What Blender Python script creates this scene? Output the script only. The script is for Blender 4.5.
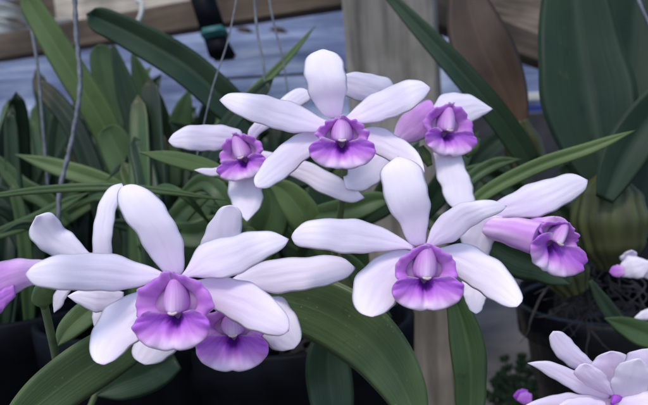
import bpy, bmesh, math, random
from mathutils import Vector, Matrix
random.seed(7)
R = math.radians
for o in list(bpy.data.objects): bpy.data.objects.remove(o)
scene = bpy.context.scene
COL = scene.collection

# ------------------------------------------------------------------ camera
HF = 50.0; TAN = math.tan(R(HF / 2))
CAM = Vector((0, 0, 0.42)); PITCH = R(-6); ROLL = R(4.2)
Fv = Vector((0, math.cos(PITCH), math.sin(PITCH)))
r0 = Vector((1, 0, 0)); u0 = r0.cross(Fv)
Rv = r0 * math.cos(ROLL) - u0 * math.sin(ROLL)
Uv = r0 * math.sin(ROLL) + u0 * math.cos(ROLL)
cam = bpy.data.cameras.new('camera'); co = bpy.data.objects.new('camera', cam); COL.objects.link(co)
m = Matrix((Rv, Uv, -Fv)).transposed().to_4x4(); m.translation = CAM; co.matrix_world = m
cam.sensor_width = 36; cam.angle = R(HF); cam.clip_start = 0.01; cam.clip_end = 500
cam.dof.use_dof = True; cam.dof.focus_distance = 0.30; cam.dof.aperture_fstop = 14
scene.camera = co

# ------------------------------------------------------------------ light
SUN_EL, SUN_AZ = R(58), R(200)          # azimuth measured clockwise from +Y
w = bpy.data.worlds.new('World'); scene.world = w; w.use_nodes = True
nt = w.node_tree; nt.nodes.clear()
sky = nt.nodes.new('ShaderNodeTexSky'); sky.sky_type = 'NISHITA'; sky.sun_disc = False
sky.sun_elevation = SUN_EL; sky.sun_rotation = SUN_AZ
bg = nt.nodes.new('ShaderNodeBackground'); bg.inputs['Strength'].default_value = 0.135
out = nt.nodes.new('ShaderNodeOutputWorld')
nt.links.new(sky.outputs[0], bg.inputs[0]); nt.links.new(bg.outputs[0], out.inputs[0])
sl = bpy.data.lights.new('sun', 'SUN'); sl.energy = 1.15; sl.angle = R(14); sl.color = (1, .96, .9)
so = bpy.data.objects.new('sun', sl); COL.objects.link(so)
sdir = Vector((math.sin(SUN_AZ) * math.cos(SUN_EL), math.cos(SUN_AZ) * math.cos(SUN_EL), math.sin(SUN_EL)))
so.rotation_euler = sdir.to_track_quat('Z', 'Y').to_euler(); so.location = sdir * 5
vs = scene.view_settings; vs.view_transform = 'Standard'; vs.look = 'None'; vs.gamma = 1; vs.use_curve_mapping = False
vs.exposure = 0.68

# ------------------------------------------------------------------ helpers
def P(px, py, d):
    return CAM + d * (Fv + (px - 324) / 324 * TAN * Rv + (202.5 - py) / 324 * TAN * Uv)
def mpp(d): return d * TAN / 324
def lerp(a, b, t): return a + (b - a) * t
def samp(xs, s):
    if not isinstance(xs, (list, tuple)): return xs
    if len(xs) == 1: return xs[0]
    f = s * (len(xs) - 1); i = min(int(f), len(xs) - 2); t = f - i; t = t * t * (3 - 2 * t)
    return lerp(xs[i], xs[i + 1], t)
def spl(xs, s):
    """smooth (Catmull-Rom) interpolation of a list of numbers"""
    if not isinstance(xs, (list, tuple)): return xs
    if len(xs) == 1: return xs[0]
    e = [2 * xs[0] - xs[1]] + list(xs) + [2 * xs[-1] - xs[-2]]
    f = s * (len(xs) - 1); i = min(int(f), len(xs) - 2); t = f - i; a, b, c, d = e[i:i + 4]
    return .5 * (2 * b + (c - a) * t + (2 * a - 5 * b + 4 * c - d) * t * t + (3 * b - a - 3 * c + d) * t ** 3)
def cr(pts, n):
    """Catmull-Rom through pts, resampled to n points by arc length"""
    pts = [Vector(p) for p in pts]
    ext = [pts[0] * 2 - pts[1]] + pts + [pts[-1] * 2 - pts[-2]]
    fine = []
    for i in range(1, len(ext) - 2):
        a, b, c, d = ext[i - 1:i + 3]
        for k in range(12):
            t = k / 12
            fine.append(.5 * ((2 * b) + (c - a) * t + (2 * a - 5 * b + 4 * c - d) * t * t + (3 * b - a - 3 * c + d) * t ** 3))
    fine.append(pts[-1])
    L = [0]
    for i in range(1, len(fine)): L.append(L[-1] + (fine[i] - fine[i - 1]).length)
    res = []; j = 0
    for k in range(n):
        s = k / (n - 1); t = L[-1] * s
        while j < len(L) - 2 and L[j + 1] < t: j += 1
        seg = L[j + 1] - L[j]
        res.append(fine[j].lerp(fine[j + 1], (t - L[j]) / seg if seg > 0 else 0))
    return res
def link(name, me, mat, parent=None):
    o = bpy.data.objects.new(name, me); COL.objects.link(o)
    if mat: me.materials.append(mat)
    if parent is not None: o.parent = parent
    return o
def base(parent):
    """world position that a child's vertices are measured from"""
    v = Vector((0, 0, 0))
    while parent is not None:
        v += parent.location; parent = parent.parent
    return v
def thing(name, label, cat, loc=(0, 0, 0), group=None):
    o = bpy.data.objects.new(name, None); COL.objects.link(o); o.location = loc
    o.empty_display_size = .02
    return tag(o, label, cat, group)
def tag(o, label, cat, group=None, kind=None):
    if label: o['label'] = label
    if cat: o['category'] = cat
    if group: o['group'] = group
    if kind: o['kind'] = kind
    return o
def grid_mesh(name, pts, nu, nv, thick, parent, mat, pig=None):
    """pts[i][j] world points -> closed thin double surface, edge tapered; uv=(v,s); attribute pig"""
    b0 = base(parent)
    N = [[None] * nv for _ in range(nu)]
    for i in range(nu):
        for j in range(nv):
            a = pts[min(i + 1, nu - 1)][j] - pts[max(i - 1, 0)][j]
            b = pts[i][min(j + 1, nv - 1)] - pts[i][max(j - 1, 0)]
            n = a.cross(b)
            N[i][j] = n.normalized() if n.length > 1e-12 else (N[i - 1][j] if i else -Fv)
    bm = bmesh.new(); uv = bm.loops.layers.uv.new('UVMap'); layer = bm.verts.layers.float.new('pig')
    info = {}
    def vert(i, j, side):
        es = min(1, 3.0 * min(j, nv - 1 - j) / (nv - 1) * 2, 2.5 * (nu - 1 - i) / 5, (i + .0) * .7)
        v = bm.verts.new(pts[i][j] - b0 + N[i][j] * (thick * .5 * es * side))
        info[v] = (i / (nu - 1), j / (nv - 1)); return v
    g = {s: [[vert(i, j, s) for j in range(nv)] for i in range(nu)] for s in (1, -1)}
    for s in (1, -1):
        for i in range(nu - 1):
            for j in range(nv - 1):
                q = [g[s][i][j], g[s][i + 1][j], g[s][i + 1][j + 1], g[s][i][j + 1]]
                if s < 0: q.reverse()
                f = bm.faces.new(q); f.smooth = True
                for l in f.loops:
                    si, vj = info[l.vert]; l[uv].uv = (vj, si)
    for v, (s, vv) in info.items(): v[layer] = pig(s, vv) if callable(pig) else (pig or 0)
    bmesh.ops.remove_doubles(bm, verts=bm.verts, dist=2e-6)
    bmesh.ops.recalc_face_normals(bm, faces=bm.faces)
    me = bpy.data.meshes.new(name); bm.to_mesh(me); bm.free()
    return link(name, me, mat, parent)

def surf(name, parent, mat, A, B, tip, d0, dep=0, cup=.2, tilt=0, thick=.0008, ruf=0, rf=5, crease=.0, pig=0, nu=34, nv=17, seed=None):
    """a petal: edge A and edge B from base to a shared tip, traced in pixels, carried to real depth.
    dep = depth offsets base..tip (m); cup = bulge towards the viewer as a share of the half width."""
    rnd = random.Random(seed if seed is not None else hash((A[0], tip)) % 99991)
    ea = cr(list(A) + [tip], nu); eb = cr(list(B) + [tip], nu)
    ph = rnd.random() * 6.28; ph2 = rnd.random() * 6.28; pts = []
    for i in range(nu):
        s = i / (nu - 1); row = []
        wd = ea[i] - eb[i]; env = math.sin(3.14 * min(1, s * 1.05)) ** .5 if s < .95 else 0
        ea[i] = ea[i] + wd * env * (.025 + .022 * math.sin(17 * s + ph) + .014 * math.sin(31 * s + ph2))
        eb[i] = eb[i] - wd * env * (.025 + .022 * math.sin(15 * s + ph2) + .014 * math.sin(35 * s + ph))
        hw = (ea[i] - eb[i]).length / 2 * mpp(d0)
        for j in range(nv):
            v = j / (nv - 1); e = 2 * v - 1
            q = ea[i].lerp(eb[i], v)
            d = d0 + spl(dep, s) - cup * .36 * hw * (1 - e * e) + tilt * hw * e
            d += crease * hw * math.exp(-(e / .12) ** 2)
            d += ruf * hw * abs(e) ** 2.5 * math.sin(rf * 6.28 * s + ph + (1.7 if e > 0 else 0)) * min(1, 2 * s)
            d += .45 * hw * env * (.09 * math.sin(7 * s + ph) * e + .07 * math.sin(19 * s + 2 * ph) * max(0, e) ** 3 + .07 * math.sin(23 * s + ph2) * max(0, -e) ** 3)
            d += hw * (.05 * math.exp(-(e / .10) ** 2) * (1 - s) + .02 * math.sin(11 * s + 5 * e + ph) * math.sin(8 * e + ph2))
            row.append(P(q.x, q.y, d))
        pts.append(row)
    return grid_mesh(name, pts, nu, nv, thick, parent, mat, pig)

def leaf(parent, mat, spine, w, d0, dep=0, prof=None, fold=.25, tilt=0, thick=.0016, pig=0, blunt=0, name='leaf', nu=40, nv=11, arch=0, label=None):
    """strap leaf: spine in px base->tip, w = full width px, fold = V channel depth, positive = midrib away from viewer"""
    prof = prof or [.45, .75, .95, 1, .97, .85, .55, .0]
    sp = cr(spine, nu); pts = []
    for i in range(nu):
        s = i / (nu - 1); t = (sp[min(i + 1, nu - 1)] - sp[max(i - 1, 0)]).normalized()
        n = Vector((-t.y, t.x)); hw = w * .5 * max(spl(prof, s), .0)
        if blunt and s > 1 - blunt: hw *= math.sqrt(max(0, 1 - ((s - 1 + blunt) / blunt) ** 2))
        if not blunt and s > .93: hw = min(hw, w * .5 * math.sqrt(max(0, (1 - s) / .07)) * .9 + .0) if prof[-1] > 0 else hw
        row = []
        for j in range(nv):
            e = 2 * j / (nv - 1) - 1
            q = sp[i] + n * hw * e
            d = d0 + spl(dep, s) + hw * mpp(d0) * (fold * (1 - abs(e)) ** 1.0 - arch * (1 - e * e) + tilt * e)
            d += hw * mpp(d0) * .08 * math.sin(s * 9 + spine[0][0]) * e
            row.append(P(q.x, q.y, d))
        pts.append(row)
    o = grid_mesh(name, pts, nu, nv, thick, parent, mat, pig)
    if label: o['label'] = label
    return o

def tube_pts(name, pts, rads, parent, mat, n=14, ribs=0, ra=0, pig=0, twist=0, cap=True, ell=1.0):
    """tube through world points, one radius each"""
    b0 = base(parent); bm = bmesh.new(); rings = []
    layer = bm.verts.layers.float.new('pig'); uv = bm.loops.layers.uv.new('UVMap'); info = {}
    ref = None; N = len(pts)
    for i, p in enumerate(pts):
        t = (pts[min(i + 1, N - 1)] - pts[max(i - 1, 0)]).normalized()
        if ref is None: ref = (Fv - t * Fv.dot(t)).normalized() if abs(Fv.dot(t)) < .9 else (Uv - t * Uv.dot(t)).normalized()
        ref = (ref - t * ref.dot(t)).normalized(); bn = t.cross(ref); ring = []
        for k in range(n):
            a = 6.2832 * k / n
            rr = rads[i] * (1 + ra * math.cos(ribs * (a + twist * i)) if ribs else 1)
            v = bm.verts.new(p - b0 + (ref * math.cos(a) * ell + bn * math.sin(a)) * rr)
            v[layer] = pig(i / (N - 1), k / n) if callable(pig) else pig
            info[v] = (k / n, i / (N - 1)); ring.append(v)
        rings.append(ring)
    for i in range(N - 1):
        for k in range(n):
            f = bm.faces.new([rings[i][k], rings[i][(k + 1) % n], rings[i + 1][(k + 1) % n], rings[i + 1][k]]); f.smooth = True
            for l in f.loops: l[uv].uv = info[l.vert]
    if cap:
        bm.faces.new(rings[0][::-1]); bm.faces.new(rings[-1])
    bmesh.ops.recalc_face_normals(bm, faces=bm.faces)
    me = bpy.data.meshes.new(name); bm.to_mesh(me); bm.free()
    return link(name, me, mat, parent)
def tube(name, spine, rad, parent, mat, n=12, N=24, **k):
    """spine of (px,py,d); rad in px (scalar or list)"""
    sp = cr([(x, y, d * 1000) for x, y, d in spine], N)
    pts = [P(q.x, q.y, q.z / 1000) for q in sp]
    rads = [max(samp(rad, i / (N - 1)), .02) * mpp(sp[i].z / 1000) for i in range(N)]
    return tube_pts(name, pts, rads, parent, mat, n, **k)

def lathe(name, prof, loc, parent, mat, n=40, rim=0):
    b0 = base(parent); bm = bmesh.new(); rings = []
    for r, z in prof:
        rings.append([bm.verts.new(Vector(loc) - b0 + Vector((r * math.cos(6.2832 * k / n), r * math.sin(6.2832 * k / n), z))) for k in range(n)])
    for i in range(len(rings) - 1):
        for k in range(n):
            f = bm.faces.new([rings[i][k], rings[i][(k + 1) % n], rings[i + 1][(k + 1) % n], rings[i + 1][k]]); f.smooth = True
    bm.faces.new(rings[0][::-1]); bm.faces.new(rings[-1])
    bmesh.ops.recalc_face_normals(bm, faces=bm.faces)
    me = bpy.data.meshes.new(name); bm.to_mesh(me); bm.free()
    return link(name, me, mat, parent)
def beam(name, a, b, wy, wz, mat, parent=None, up=Vector((0, 0, 1)), bev=.003, rough=0):
    """squared timber from a to b (world points on its axis), own local axes so the grain runs along it"""
    L = (b - a).length; bm = bmesh.new()
    nseg = 24
    secs = []
    rnd = random.Random(len(name) + int(L * 1000))
    for i in range(nseg + 1):
        x = -L / 2 + L * i / nseg; off = [Vector((0, rnd.uniform(-1, 1) * rough, rnd.uniform(-1, 1) * rough)) for _ in range(8)]
        yy, zz, c = wy / 2, wz / 2, bev
        prof = [(-yy + c, -zz), (yy - c, -zz), (yy, -zz + c), (yy, zz - c), (yy - c, zz), (-yy + c, zz), (-yy, zz - c), (-yy, -zz + c)]
        secs.append([bm.verts.new(Vector((x, p[0], p[1])) + off[k]) for k, p in enumerate(prof)])
    for i in range(nseg):
        for k in range(8): bm.faces.new([secs[i][k], secs[i][(k + 1) % 8], secs[i + 1][(k + 1) % 8], secs[i + 1][k]])
    bm.faces.new(secs[0][::-1]); bm.faces.new(secs[-1])
    bmesh.ops.recalc_face_normals(bm, faces=bm.faces)
    me = bpy.data.meshes.new(name); bm.to_mesh(me); bm.free()
    o = link(name, me, mat)
    x = (b - a).normalized(); z = (up - x * up.dot(x)).normalized(); y = z.cross(x)
    mm = Matrix((x, y, z)).transposed().to_4x4(); mm.translation = (a + b) / 2
    o.matrix_world = mm
    return o

# ------------------------------------------------------------------ materials
def newmat(name):
    mt = bpy.data.materials.new(name); mt.use_nodes = True; n = mt.node_tree; n.nodes.clear()
    o = n.nodes.new('ShaderNodeOutputMaterial'); b = n.nodes.new('ShaderNodeBsdfPrincipled')
    n.links.new(b.outputs[0], o.inputs[0]); return mt, n, b, o
def nd(n, t, **kw):
    x = n.nodes.new(t)
    for k, v in kw.items():
        if k in x.inputs: x.inputs[k].default_value = v
        else: setattr(x, k, v)
    return x
def ramp(n, stops, fac=None):
    r = n.nodes.new('ShaderNodeValToRGB'); e = r.color_ramp.elements
    while len(e) < len(stops): e.new(.5)
    for i, (p, c) in enumerate(stops): e[i].position = p; e[i].color = (*c, 1)
    if fac is not None: n.links.new(fac, r.inputs[0])
    return r
def mixc(n, fac, a, b, mode='MIX'):
    x = n.nodes.new('ShaderNodeMix'); x.data_type = 'RGBA'; x.blend_type = mode
    for s, v in ((x.inputs[0], fac), (x.inputs[6], a), (x.inputs[7], b)):
        if hasattr(v, 'node'): n.links.new(v, s)
        elif isinstance(v, (int, float)): s.default_value = v
        else: s.default_value = (*v, 1)
    return x.outputs[2]
def mth(n, op, a, b=0):
    x = n.nodes.new('ShaderNodeMath'); x.operation = op
    for s, v in ((x.inputs[0], a), (x.inputs[1], b)):
        if hasattr(v, 'node'): n.links.new(v, s)
        else: s.default_value = v
    return x.outputs[0]

def petal_mat():
    mt, n, b, o = newmat('orchid_petal')
    at = nd(n, 'ShaderNodeAttribute', attribute_name='pig'); uv = nd(n, 'ShaderNodeUVMap')
    tc = nd(n, 'ShaderNodeTexCoord')
    mp = nd(n, 'ShaderNodeMapping'); mp.inputs['Scale'].default_value = (16, 1.6, 1)
    n.links.new(uv.outputs[0], mp.inputs[0])
    vein = nd(n, 'ShaderNodeTexNoise', Scale=1.0, Detail=3.0); n.links.new(mp.outputs[0], vein.inputs['Vector'])
    blot = nd(n, 'ShaderNodeTexNoise', Scale=260.0, Detail=4.0); n.links.new(tc.outputs['Object'], blot.inputs['Vector'])
    soft = nd(n, 'ShaderNodeTexNoise', Scale=55.0, Detail=2.0); n.links.new(tc.outputs['Object'], soft.inputs['Vector'])
    va = mth(n, 'MULTIPLY', mth(n, 'SUBTRACT', vein.outputs[0], .5), .22)
    vb = mth(n, 'MULTIPLY', mth(n, 'SUBTRACT', blot.outputs[0], .5), .12)
    vc = mth(n, 'MULTIPLY', mth(n, 'SUBTRACT', soft.outputs[0], .5), .10)
    k = mth(n, 'ADD', mth(n, 'MULTIPLY', at.outputs['Fac'], 1.3), .25)
    f = mth(n, 'ADD', at.outputs['Fac'], mth(n, 'MULTIPLY', mth(n, 'ADD', va, mth(n, 'ADD', vb, vc)), k))
    rp = ramp(n, [(0, (.885, .74, .905)), (.12, (.82, .61, .85)), (.3, (.66, .37, .70)), (.5, (.52, .20, .60)),
                  (.72, (.42, .125, .60)), (.88, (.30, .05, .47)), (1, (.13, .012, .28))], f)
    n.links.new(rp.outputs[0], b.inputs['Base Color'])
    b.inputs['Roughness'].default_value = .55; b.inputs['Specular IOR Level'].default_value = .3
    b.inputs['Subsurface Weight'].default_value = .5; b.inputs['Subsurface Radius'].default_value = (1, .8, 1)
    b.inputs['Subsurface Scale'].default_value = .003
    bp = nd(n, 'ShaderNodeBump', Strength=.14, Distance=.0005)
    n.links.new(vein.outputs[0], bp.inputs['Height'])
    cell = nd(n, 'ShaderNodeTexNoise', Scale=900.0, Detail=2.0); n.links.new(tc.outputs['Object'], cell.inputs['Vector'])
    bp2 = nd(n, 'ShaderNodeBump', Strength=.12, Distance=.0003); n.links.new(cell.outputs[0], bp2.inputs['Height']); n.links.new(bp.outputs[0], bp2.inputs['Normal'])
    n.links.new(bp2.outputs[0], b.inputs['Normal'])
    return mt
def leaf_mat(name, dark, light, spots=0.0, old=(.16, .10, .06), rough=.42, trans=.0):
    mt, n, b, o = newmat(name)
    at = nd(n, 'ShaderNodeAttribute', attribute_name='pig'); uv = nd(n, 'ShaderNodeUVMap'); tc = nd(n, 'ShaderNodeTexCoord')
    no = nd(n, 'ShaderNodeTexNoise', Scale=22.0, Detail=5.0); n.links.new(tc.outputs['Object'], no.inputs['Vector'])
    mp = nd(n, 'ShaderNodeMapping'); mp.inputs['Scale'].default_value = (26, 1.2, 1); n.links.new(uv.outputs[0], mp.inputs[0])
    st = nd(n, 'ShaderNodeTexNoise', Scale=1.0, Detail=3.0); n.links.new(mp.outputs[0], st.inputs['Vector'])
    f = mth(n, 'ADD', mth(n, 'MULTIPLY', no.outputs[0], .75), mth(n, 'MULTIPLY', st.outputs[0], .35))
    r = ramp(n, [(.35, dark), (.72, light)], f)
    # pale midrib
    sx = nd(n, 'ShaderNodeSeparateXYZ'); n.links.new(uv.outputs[0], sx.inputs[0])
    mid = mth(n, 'ABSOLUTE', mth(n, 'SUBTRACT', sx.outputs[0], .5))
    mr = ramp(n, [(0, (1, 1, 1)), (.035, (0, 0, 0))], mid)
    c = mixc(n, mth(n, 'MULTIPLY', mr.outputs[0], .25), r.outputs[0], tuple(min(1, x * 1.6 + .01) for x in light))
    # pale worn rim
    rim = ramp(n, [(.475, (0, 0, 0)), (.5, (1, 1, 1))], mid)
    c = mixc(n, mth(n, 'MULTIPLY', rim.outputs[0], .35), c, tuple(min(1, x * 1.8 + .02) for x in light))
    oldn = mth(n, 'ADD', at.outputs['Fac'], mth(n, 'MULTIPLY', mth(n, 'SUBTRACT', no.outputs[0], .5), mth(n, 'MULTIPLY', at.outputs['Fac'], 1.2)))
    c = mixc(n, oldn, c, old)
    sc = nd(n, 'ShaderNodeTexNoise', Scale=75.0, Detail=6.0, Roughness=.7); n.links.new(tc.outputs['Object'], sc.inputs['Vector'])
    scr = ramp(n, [(.60, (0, 0, 0)), (.70, (1, 1, 1))], sc.outputs[0])
    c = mixc(n, mth(n, 'MULTIPLY', scr.outputs[0], .45), c, tuple(x * .45 for x in dark))
    c = mixc(n, mth(n, 'MULTIPLY', ramp(n, [(.27, (1, 1, 1)), (.36, (0, 0, 0))], sc.outputs[0]).outputs[0], .16), c, (.14, .16, .08))
    if spots:
        vo = nd(n, 'ShaderNodeTexVoronoi', Scale=330.0); n.links.new(tc.outputs['Object'], vo.inputs['Vector'])
        n2 = nd(n, 'ShaderNodeTexNoise', Scale=60.0, Detail=2.0); n.links.new(tc.outputs['Object'], n2.inputs['Vector'])
        sp = ramp(n, [(.10, (1, 1, 1)), (.2, (0, 0, 0))], vo.outputs['Distance'])
        gate = ramp(n, [(.52, (0, 0, 0)), (.66, (1, 1, 1))], n2.outputs[0])
        c = mixc(n, mth(n, 'MULTIPLY', mth(n, 'MULTIPLY', sp.outputs[0], gate.outputs[0]), spots), c, (.34, .38, .24))
    n.links.new(c, b.inputs['Base Color'])
    rr = ramp(n, [(.3, (rough - .08,) * 3), (.8, (rough + .15,) * 3)], no.outputs[0]); n.links.new(rr.outputs[0], b.inputs['Roughness'])
    b.inputs['Specular IOR Level'].default_value = .28
    bp = nd(n, 'ShaderNodeBump', Strength=.3, Distance=.0008); n.links.new(st.outputs[0], bp.inputs['Height']); n.links.new(bp.outputs[0], b.inputs['Normal'])
    return mt
def wood_mat(name, c1, c2, c3, sc=1.0, bump=.5, green=0):
    mt, n, b, o = newmat(name); tc = nd(n, 'ShaderNodeTexCoord')
    mp = nd(n, 'ShaderNodeMapping'); mp.inputs['Scale'].default_value = (5 * sc, 70 * sc, 70 * sc); n.links.new(tc.outputs['Object'], mp.inputs[0])
    a = nd(n, 'ShaderNodeTexNoise', Scale=1.0, Detail=6.0, Roughness=.65); n.links.new(mp.outputs[0], a.inputs['Vector'])
    bl = nd(n, 'ShaderNodeTexNoise', Scale=9.0, Detail=4.0); n.links.new(tc.outputs['Object'], bl.inputs['Vector'])
    r = ramp(n, [(.3, c1), (.5, c2), (.7, c3)], a.outputs[0])
    dirt = ramp(n, [(.4, (.55, .55, .55)), (.65, (1, 1, 1))], bl.outputs[0])
    c = mixc(n, 1.0, r.outputs[0], dirt.outputs[0], 'MULTIPLY')
    mc = nd(n, 'ShaderNodeMapping'); mc.inputs['Scale'].default_value = (2.2 * sc, 34 * sc, 34 * sc); mc.inputs['Location'].default_value = (5, 2, 9); n.links.new(tc.outputs['Object'], mc.inputs[0])
    ck = nd(n, 'ShaderNodeTexNoise', Scale=1.0, Detail=8.0, Roughness=.7); n.links.new(mc.outputs[0], ck.inputs['Vector'])
    c = mixc(n, mth(n, 'MULTIPLY', ramp(n, [(.60, (0, 0, 0)), (.645, (1, 1, 1))], ck.outputs[0]).outputs[0], .65), c, tuple(x * .35 for x in c1))
    if green:
        gb = nd(n, 'ShaderNodeTexNoise', Scale=13.0, Detail=5.0); mp2 = nd(n, 'ShaderNodeMapping'); mp2.inputs['Location'].default_value = (3, 1, 7)
        n.links.new(tc.outputs['Object'], mp2.inputs[0]); n.links.new(mp2.outputs[0], gb.inputs['Vector'])
        gg = ramp(n, [(.5, (0, 0, 0)), (.75, (1, 1, 1))], gb.outputs[0]); c = mixc(n, mth(n, 'MULTIPLY', gg.outputs[0], green), c, (.08, .10, .05))
    n.links.new(c, b.inputs['Base Color']); b.inputs['Roughness'].default_value = .85
    bp = nd(n, 'ShaderNodeBump', Strength=bump, Distance=.003); n.links.new(a.outputs[0], bp.inputs['Height']); n.links.new(bp.outputs[0], b.inputs['Normal'])
    return mt
def plain(name, col, rough=.5, var=.25, scale=40, metal=0, bump=0, spec=.5):
    mt, n, b, o = newmat(name); tc = nd(n, 'ShaderNodeTexCoord')
    no = nd(n, 'ShaderNodeTexNoise', Scale=float(scale), Detail=5.0); n.links.new(tc.outputs['Object'], no.inputs['Vector'])
    r = ramp(n, [(.3, tuple(x * (1 - var) for x in col)), (.7, tuple(min(1, x * (1 + var)) for x in col))], no.outputs[0])
    n.links.new(r.outputs[0], b.inputs['Base Color'])
    rr = ramp(n, [(.3, (max(.05, rough - .1),) * 3), (.7, (min(1, rough + .1),) * 3)], no.outputs[0]); n.links.new(rr.outputs[0], b.inputs['Roughness'])
    b.inputs['Metallic'].default_value = metal; b.inputs['Specular IOR Level'].default_value = spec
    if bump:
        bp = nd(n, 'ShaderNodeBump', Strength=bump, Distance=.004); n.links.new(no.outputs[0], bp.inputs['Height']); n.links.new(bp.outputs[0], b.inputs['Normal'])
    return mt
def cloth_mat():
    mt, n, b, o = newmat('blue_shade_cloth'); tc = nd(n, 'ShaderNodeTexCoord')
    mp = nd(n, 'ShaderNodeMapping'); mp.inputs['Scale'].default_value = (2.2, 1, 26); mp.inputs['Rotation'].default_value = (0, R(-5), 0)
    n.links.new(tc.outputs['Object'], mp.inputs[0])
    a = nd(n, 'ShaderNodeTexNoise', Scale=1.0, Detail=5.0, Roughness=.7); n.links.new(mp.outputs[0], a.inputs['Vector'])
    bl = nd(n, 'ShaderNodeTexNoise', Scale=5.0, Detail=4.0); n.links.new(tc.outputs['Object'], bl.inputs['Vector'])
    wv = nd(n, 'ShaderNodeTexWave', Scale=1.0, Distortion=2.0); wv.bands_direction = 'Z'
    mp3 = nd(n, 'ShaderNodeMapping'); mp3.inputs['Scale'].default_value = (1, 1, 11); n.links.new(tc.outputs['Object'], mp3.inputs[0]); n.links.new(mp3.outputs[0], wv.inputs[0])
    f = mth(n, 'ADD', mth(n, 'MULTIPLY', a.outputs[0], .7), mth(n, 'ADD', mth(n, 'MULTIPLY', bl.outputs[0], .25), mth(n, 'MULTIPLY', wv.outputs['Fac'], .04)))
    pt = nd(n, 'ShaderNodeTexNoise', Scale=2.6, Detail=3.0); n.links.new(tc.outputs['Object'], pt.inputs['Vector'])
    mp4 = nd(n, 'ShaderNodeMapping'); mp4.inputs['Scale'].default_value = (3.5, 1, 75); mp4.inputs['Rotation'].default_value = (0, R(8), 0)
    n.links.new(tc.outputs['Object'], mp4.inputs[0])
    fl = nd(n, 'ShaderNodeTexNoise', Scale=1.0, Detail=4.0, Roughness=.75); n.links.new(mp4.outputs[0], fl.inputs['Vector'])
    f = mth(n, 'ADD', f, mth(n, 'ADD', mth(n, 'MULTIPLY', mth(n, 'SUBTRACT', pt.outputs[0], .5), .55), mth(n, 'MULTIPLY', mth(n, 'SUBTRACT', fl.outputs[0], .5), .5)))
    r = ramp(n, [(.30, (.08, .095, .19)), (.45, (.15, .18, .31)), (.58, (.26, .30, .44)), (.74, (.46, .49, .60))], f)
    n.links.new(r.outputs[0], b.inputs['Base Color']); b.inputs['Roughness'].default_value = .6
    bp = nd(n, 'ShaderNodeBump', Strength=.6, Distance=.01); n.links.new(f, bp.inputs['Height']); n.links.new(bp.outputs[0], b.inputs['Normal'])
    return mt
PETAL = petal_mat()
ANTHER = plain('anther_cream', (.66, .52, .50), .5, .12, 300)
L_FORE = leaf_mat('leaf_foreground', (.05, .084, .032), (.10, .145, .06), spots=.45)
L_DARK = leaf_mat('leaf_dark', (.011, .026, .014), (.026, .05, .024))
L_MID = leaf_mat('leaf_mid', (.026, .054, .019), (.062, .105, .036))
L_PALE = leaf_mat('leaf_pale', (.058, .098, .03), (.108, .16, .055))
L_BACK = leaf_mat('leaf_background_shaded', (.008, .018, .010), (.021, .040, .020))  # low leaf colour carries the shade of the deep background
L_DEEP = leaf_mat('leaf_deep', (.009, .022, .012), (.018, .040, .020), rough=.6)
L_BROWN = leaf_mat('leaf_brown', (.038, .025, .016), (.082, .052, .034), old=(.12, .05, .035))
BULB = leaf_mat('pseudobulb_skin', (.038, .046, .015), (.085, .095, .034), old=(.014, .016, .007))
STEM = leaf_mat('stem_green', (.08, .11, .045), (.14, .18, .08))
WOOD_POST = wood_mat('weathered_post', (.12, .103, .09), (.275, .243, .215), (.40, .36, .32), green=.35)
WOOD_DARK = wood_mat('dark_timber', (.055, .037, .024), (.10, .068, .045), (.15, .108, .076))
WOOD_PALE = wood_mat('pale_board', (.46, .38, .30), (.58, .49, .40), (.68, .60, .50))
WOOD_ROUGH = wood_mat('rough_board', (.20, .13, .09), (.46, .34, .25), (.62, .49, .38), sc=.8, bump=1)
BLACK = plain('black_plastic', (.004, .005, .008), .6, .4, 60, spec=.1)
BARK = plain('bark_mulch', (.02, .016, .014), .9, .8, 90, bump=1)
WIRE = plain('galvanised_wire', (.16, .165, .19), .55, .4, 200, metal=.35)
TEAL = plain('teal_tape', (.02, .10, .10), .5)
WHITEP = plain('white_rail', (.5, .5, .48), .6, .15)
BLUEP = plain('blue_rail', (.03, .05, .35), .5, .2)
CONC = plain('concrete', (.105, .10, .10), .9, .35, 12, bump=.3)
CLOTH = cloth_mat()

# ------------------------------------------------------------------ setting
def sheet(name, pts, mat):
    me = bpy.data.meshes.new(name); me.from_pydata([tuple(p) for p in pts], [], [tuple(range(len(pts)))]); me.update()
    return link(name, me, mat)
g = sheet('ground', [(-300, -300, 0), (300, -300, 0), (300, 300, 0), (-300, 300, 0)], CONC); g['kind'] = 'structure'

# blue shade cloth wall, billowing
bm = bmesh.new(); NX, NZ = 170, 70; vs_ = []
for i in range(NX + 1):
    row = []
    for k in range(NZ + 1):
        x = -5 + 10 * i / NX; z = 2.6 * k / NZ
        y = 2.7 + .05 * math.sin(x * 3.1 + z * 1.3) + .010 * math.sin(z * 41 + x * 3 + .9 * math.sin(x * 2)) + .012 * math.sin(z * 13 - x * 5) + .02 * math.sin(x * 9 + z * 7)
        row.append(bm.verts.new((x, y, z + .01)))
    vs_.append(row)
for i in range(NX):
    for k in range(NZ):
        f = bm.faces.new([vs_[i][k], vs_[i + 1][k], vs_[i + 1][k + 1], vs_[i][k + 1]]); f.smooth = True
me = bpy.data.meshes.new('shade_cloth'); bm.to_mesh(me); bm.free()
cl = link('shade_cloth', me, CLOTH)
md = cl.modifiers.new('s', 'SOLIDIFY'); md.thickness = .003
tag(cl, 'rippled blue shade cloth wall behind the plants and timber', 'shade cloth')

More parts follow.
